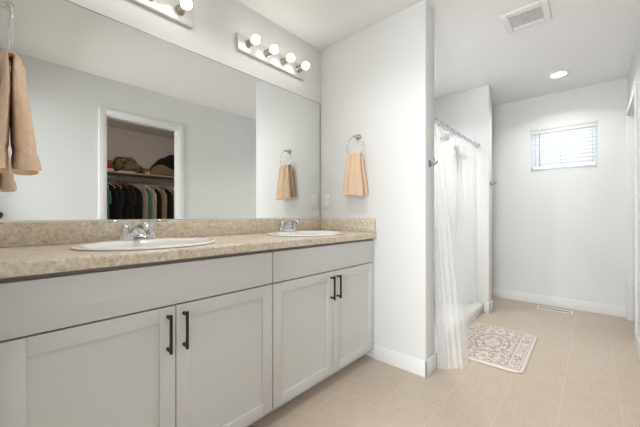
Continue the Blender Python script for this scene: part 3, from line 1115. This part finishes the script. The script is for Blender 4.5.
def garment(name, mat, length, thick, seed, hw=0.215, sleeve=0.5):
    rnd = random.Random(seed)
    thick *= 0.68
    r = bpy.data.objects.new(name, None)
    COL.objects.link(r)
    rows = []
    nk = 36
    zs = [(-0.080, 0.055, 0.35), (-0.092, 0.085, 0.6), (-0.110, 0.125, 0.8), (-0.132, 0.172, 0.9), (-0.152, 0.200, 0.9), (-0.19, 0.212, 1.0), (-0.26, 0.205, 1.1), (-0.36, 0.20, 1.15)]
    z = -0.36
    while z > -length:
        z -= 0.08
        zs.append((z, 0.20 + 0.01 * rnd.random(), 1.15 + 0.15 * rnd.random()))
    for z, w_, t_ in zs:
        lp = []
        for k in range(nk):
            a = 2 * PI * k / nk
            c, s = math.cos(a), math.sin(a)
            n_ = mnoise.noise(Vector((c * 1.5 + seed, s * 1.5, z * 2.0)))
            fold = 0.12 * math.sin(k * PI / 3 + seed + z * 2)
            lp.append((math.copysign(abs(s) ** 0.7, s) * thick / 2 * t_ * (1 + 0.30 * n_ + fold), math.copysign(abs(c) ** 0.8, c) * w_ * hw / 0.215 * (1 + 0.05 * n_), z - 0.012 * n_))
        rows.append(lp)
    MB().rings(rows).build('body', mat, r, 70)
    for s in (-1, 1):
        ln = sleeve
        pts = [(0.0, s * 0.185, -0.165), (0.004, s * 0.215, -0.21), (0.006 * s, s * 0.222, -0.30), (0.01, s * 0.215, -0.30 - ln * 0.45), (0.006, s * 0.21, -0.20 - ln)]
        MB().tube(pts, [thick * 0.34, thick * 0.46, thick * 0.48, thick * 0.45, thick * 0.40], 12).build('sleeve', mat, r, 60)
    MB().tube([(0.022 * math.cos(t * PI / 6) * min(1, thick / 0.05), 0.05 * math.sin(t * PI / 6), -0.079 + 0.008 * math.cos(t * PI / 3)) for t in range(12)], 0.006, 8, cyc=True).build('collar', mat, r, 60)
    return r


protos = {}
wear = [
    (1.135, 'shirt', C_TEAL, 0.72, 0.055, 'teal shirt at the left edge of the closet opening', 0, 0.18),
    (1.215, 'shirt', C_BLACK, 0.80, 0.060, 'black shirt next to the teal one at the left end of the closet rod', 0, 0.20),
    (1.300, 'shirt', C_CHAR, 0.78, 0.060, 'charcoal shirt second among the dark clothes from the left', 0, 0.22),
    (1.385, 'shirt', C_BLACK, 0.76, 0.060, 'black shirt on a red hanger in the closet', 1, 0.20),
    (1.465, 'shirt', C_CHAR, 0.80, 0.060, 'charcoal shirt left of the long black jacket', 1, 0.20),
    (1.545, 'jacket', C_BLACK, 0.92, 0.065, 'long black jacket just left of the beige coat', 0, 0.52),
    (1.625, 'coat', C_BEIGE, 0.98, 0.050, 'beige coat just left of the teal sleeve', 0, 0.55),
    (1.690, 'jacket', C_TEAL, 0.95, 0.050, 'teal jacket between the beige and cream coats', 0, 0.52),
    (1.755, 'coat', C_CREAM, 1.00, 0.050, 'cream coat right of the teal jacket', 0, 0.55),
    (1.830, 'jacket', C_BLACK, 0.90, 0.055, 'black jacket between the cream coat and the tan coat', 0, 0.52),
    (1.910, 'coat', C_TAN, 1.00, 0.060, 'tan coat in the right half of the closet', 0, 0.56),
    (2.000, 'jacket', C_BLACK, 0.95, 0.065, 'black jacket right of the tan coat', 0, 0.54),
    (2.080, 'jacket', C_BROWN, 0.90, 0.055, 'brown jacket near the right edge of the closet opening', 0, 0.52),
    (2.155, 'coat', C_CREAM, 0.95, 0.055, 'cream coat beside the brown jacket', 0, 0.52),
    (2.230, 'shirt', C_WHITE, 0.80, 0.055, 'off-white shirt at the right end of the clothes in view', 0, 0.22),
]
hw_, hr_ = hanger(HANGW), hanger(HANGR)
used = set()
for i, (x, nm, mt, ln, tk, lab, hc, sl) in enumerate(wear):
    rz = math.radians(-24 + random.uniform(-0.8, 0.8))
    src = hr_ if hc else hw_
    h_ = src if src not in used else src.copy()
    if src in used:
        COL.objects.link(h_)
    used.add(src)
    h_.location = (x, RODY, RODZ)
    h_.rotation_euler = (0, 0, rz)
    tag(h_, ('red' if hc else 'white') + ' hanger holding the ' + ' '.join(lab.split(' in the closet')[0].replace(' on a red hanger', '').split()[:11]), 'hanger', 'hangers on the closet rod')
    g = garment('hanging_' + nm, mt, ln, tk, i * 3.7 + 1, sleeve=sl)
    g.location = (x, RODY, RODZ - 0.028)
    g.rotation_euler = (0, 0, rz)
    tag(g, lab, nm, 'clothes on the closet rod')


# heaps on the shelf
def folded(x0, x1, y0, y1, z0, z1, mat, label, name='folded_shirt', cat='shirt'):
    m = MB()
    rows = []
    n = 6
    a, b_ = (x1 - x0) / 2, (y1 - y0) / 2
    for f, zz in ((0.96, 0), (1.0, 0.25), (1.0, 0.75), (0.95, 1.0)):
        rows.append([Vector((p[0], p[1] + 0.006 * math.sin(p[0] * 30), 0 + (z1 - z0) * zz)) for p in rr_loop(a * f, b_ * f, 0.03, 0, n)])
    m.rings(rows)
    o = m.build(name, mat, None, 50)
    o.location = ((x0 + x1) / 2, (y0 + y1) / 2, z0)
    return tag(o, label, cat, 'things on the closet shelf')


folded(1.0, 1.312, -2.22, -1.90, SHZ + 0.001, SHZ + 0.040, C_WHITE, 'off-white folded cloth at the bottom of the left shelf stack')
folded(1.0, 1.308, -2.22, -1.90, SHZ + 0.042, SHZ + 0.105, C_RED, 'red folded cloth in the middle of the left shelf stack')
folded(1.0, 1.302, -2.22, -1.91, SHZ + 0.107, SHZ + 0.160, C_KHAKI, 'khaki folded cloth on top of the left shelf stack')
folded(1.365, 1.60, -1.99, -1.89, SHZ + 0.001, SHZ + 0.018, C_WHITE, 'off-white folded sheet under the front of the olive heap')


def heap(name, label, cat, loc, size, mat, seed, prof, rz=0.0, rough=0.18):
    """lumpy soft thing: prof(u) gives the relative height along its length, u in -1..1; z=0 is its underside"""
    m = MB()
    nu, nv = 40, 26
    rows = []
    for i in range(nu + 1):
        u = -1 + 2 * i / nu
        wd = max(0.02, (1 - abs(u) ** 3.2)) ** 0.5
        hh = max(0.05, prof(u)) * wd
        lp = []
        for k in range(nv):
            a = 2 * PI * k / nv
            c, s = math.cos(a), math.sin(a)
            n1 = mnoise.noise(Vector((u * 2.2 + seed, c * 1.3, s * 1.3))) + 0.6 * mnoise.noise(Vector((u * 5.5 + seed, c * 2.6, s * 2.6)))
            rr = 1 + rough * n1
            y = math.copysign(abs(c) ** 0.8, c) * size[1] / 2 * wd * rr
            z = size[2] * hh * (0.5 + 0.5 * math.copysign(abs(s) ** 0.75, s) * (rr if s > 0 else 1.0))
            lp.append((u * size[0] / 2, y, z))
        rows.append(lp)
    m.rings(rows)
    o = m.build(name, mat, None, 75)
    o.location = loc
    o.rotation_euler = (0, 0, rz)
    return tag(o, label, cat, 'things on the closet shelf')


heap('crumpled_jacket', 'olive mottled jacket heaped along the middle of the closet shelf', 'jacket', (1.592, -2.09, SHZ + 0.0195), (0.54, 0.20, 0.34), CAMO, 2.0,
     lambda u: 0.62 - 0.36 * u + 0.1 * math.cos(u * 6))
folded(1.735, 1.808, -1.95, -1.89, SHZ + 0.001, SHZ + 0.045, C_YEL, 'small yellow packet at the shelf front between olive heap and khaki bag', 'small_packet', 'packet')
heap('canvas_bag', 'khaki canvas bag slumped on the right of the closet shelf', 'bag', (2.05, -1.99, SHZ + 0.001), (0.46, 0.15, 0.20), C_KHAKI, 9.0,
     lambda u: 0.95 - 0.35 * abs(u + 0.25) ** 1.5, 0.0, 0.1)
heap('black_bag', 'black bulky bag behind the khaki one on the closet shelf', 'bag', (2.165, -2.165, SHZ + 0.001), (0.60, 0.15, 0.52), C_BLACK, 5.0,
     lambda u: 0.72 + 0.30 * u if u < 0.3 else 0.81, 0.0, 0.14)
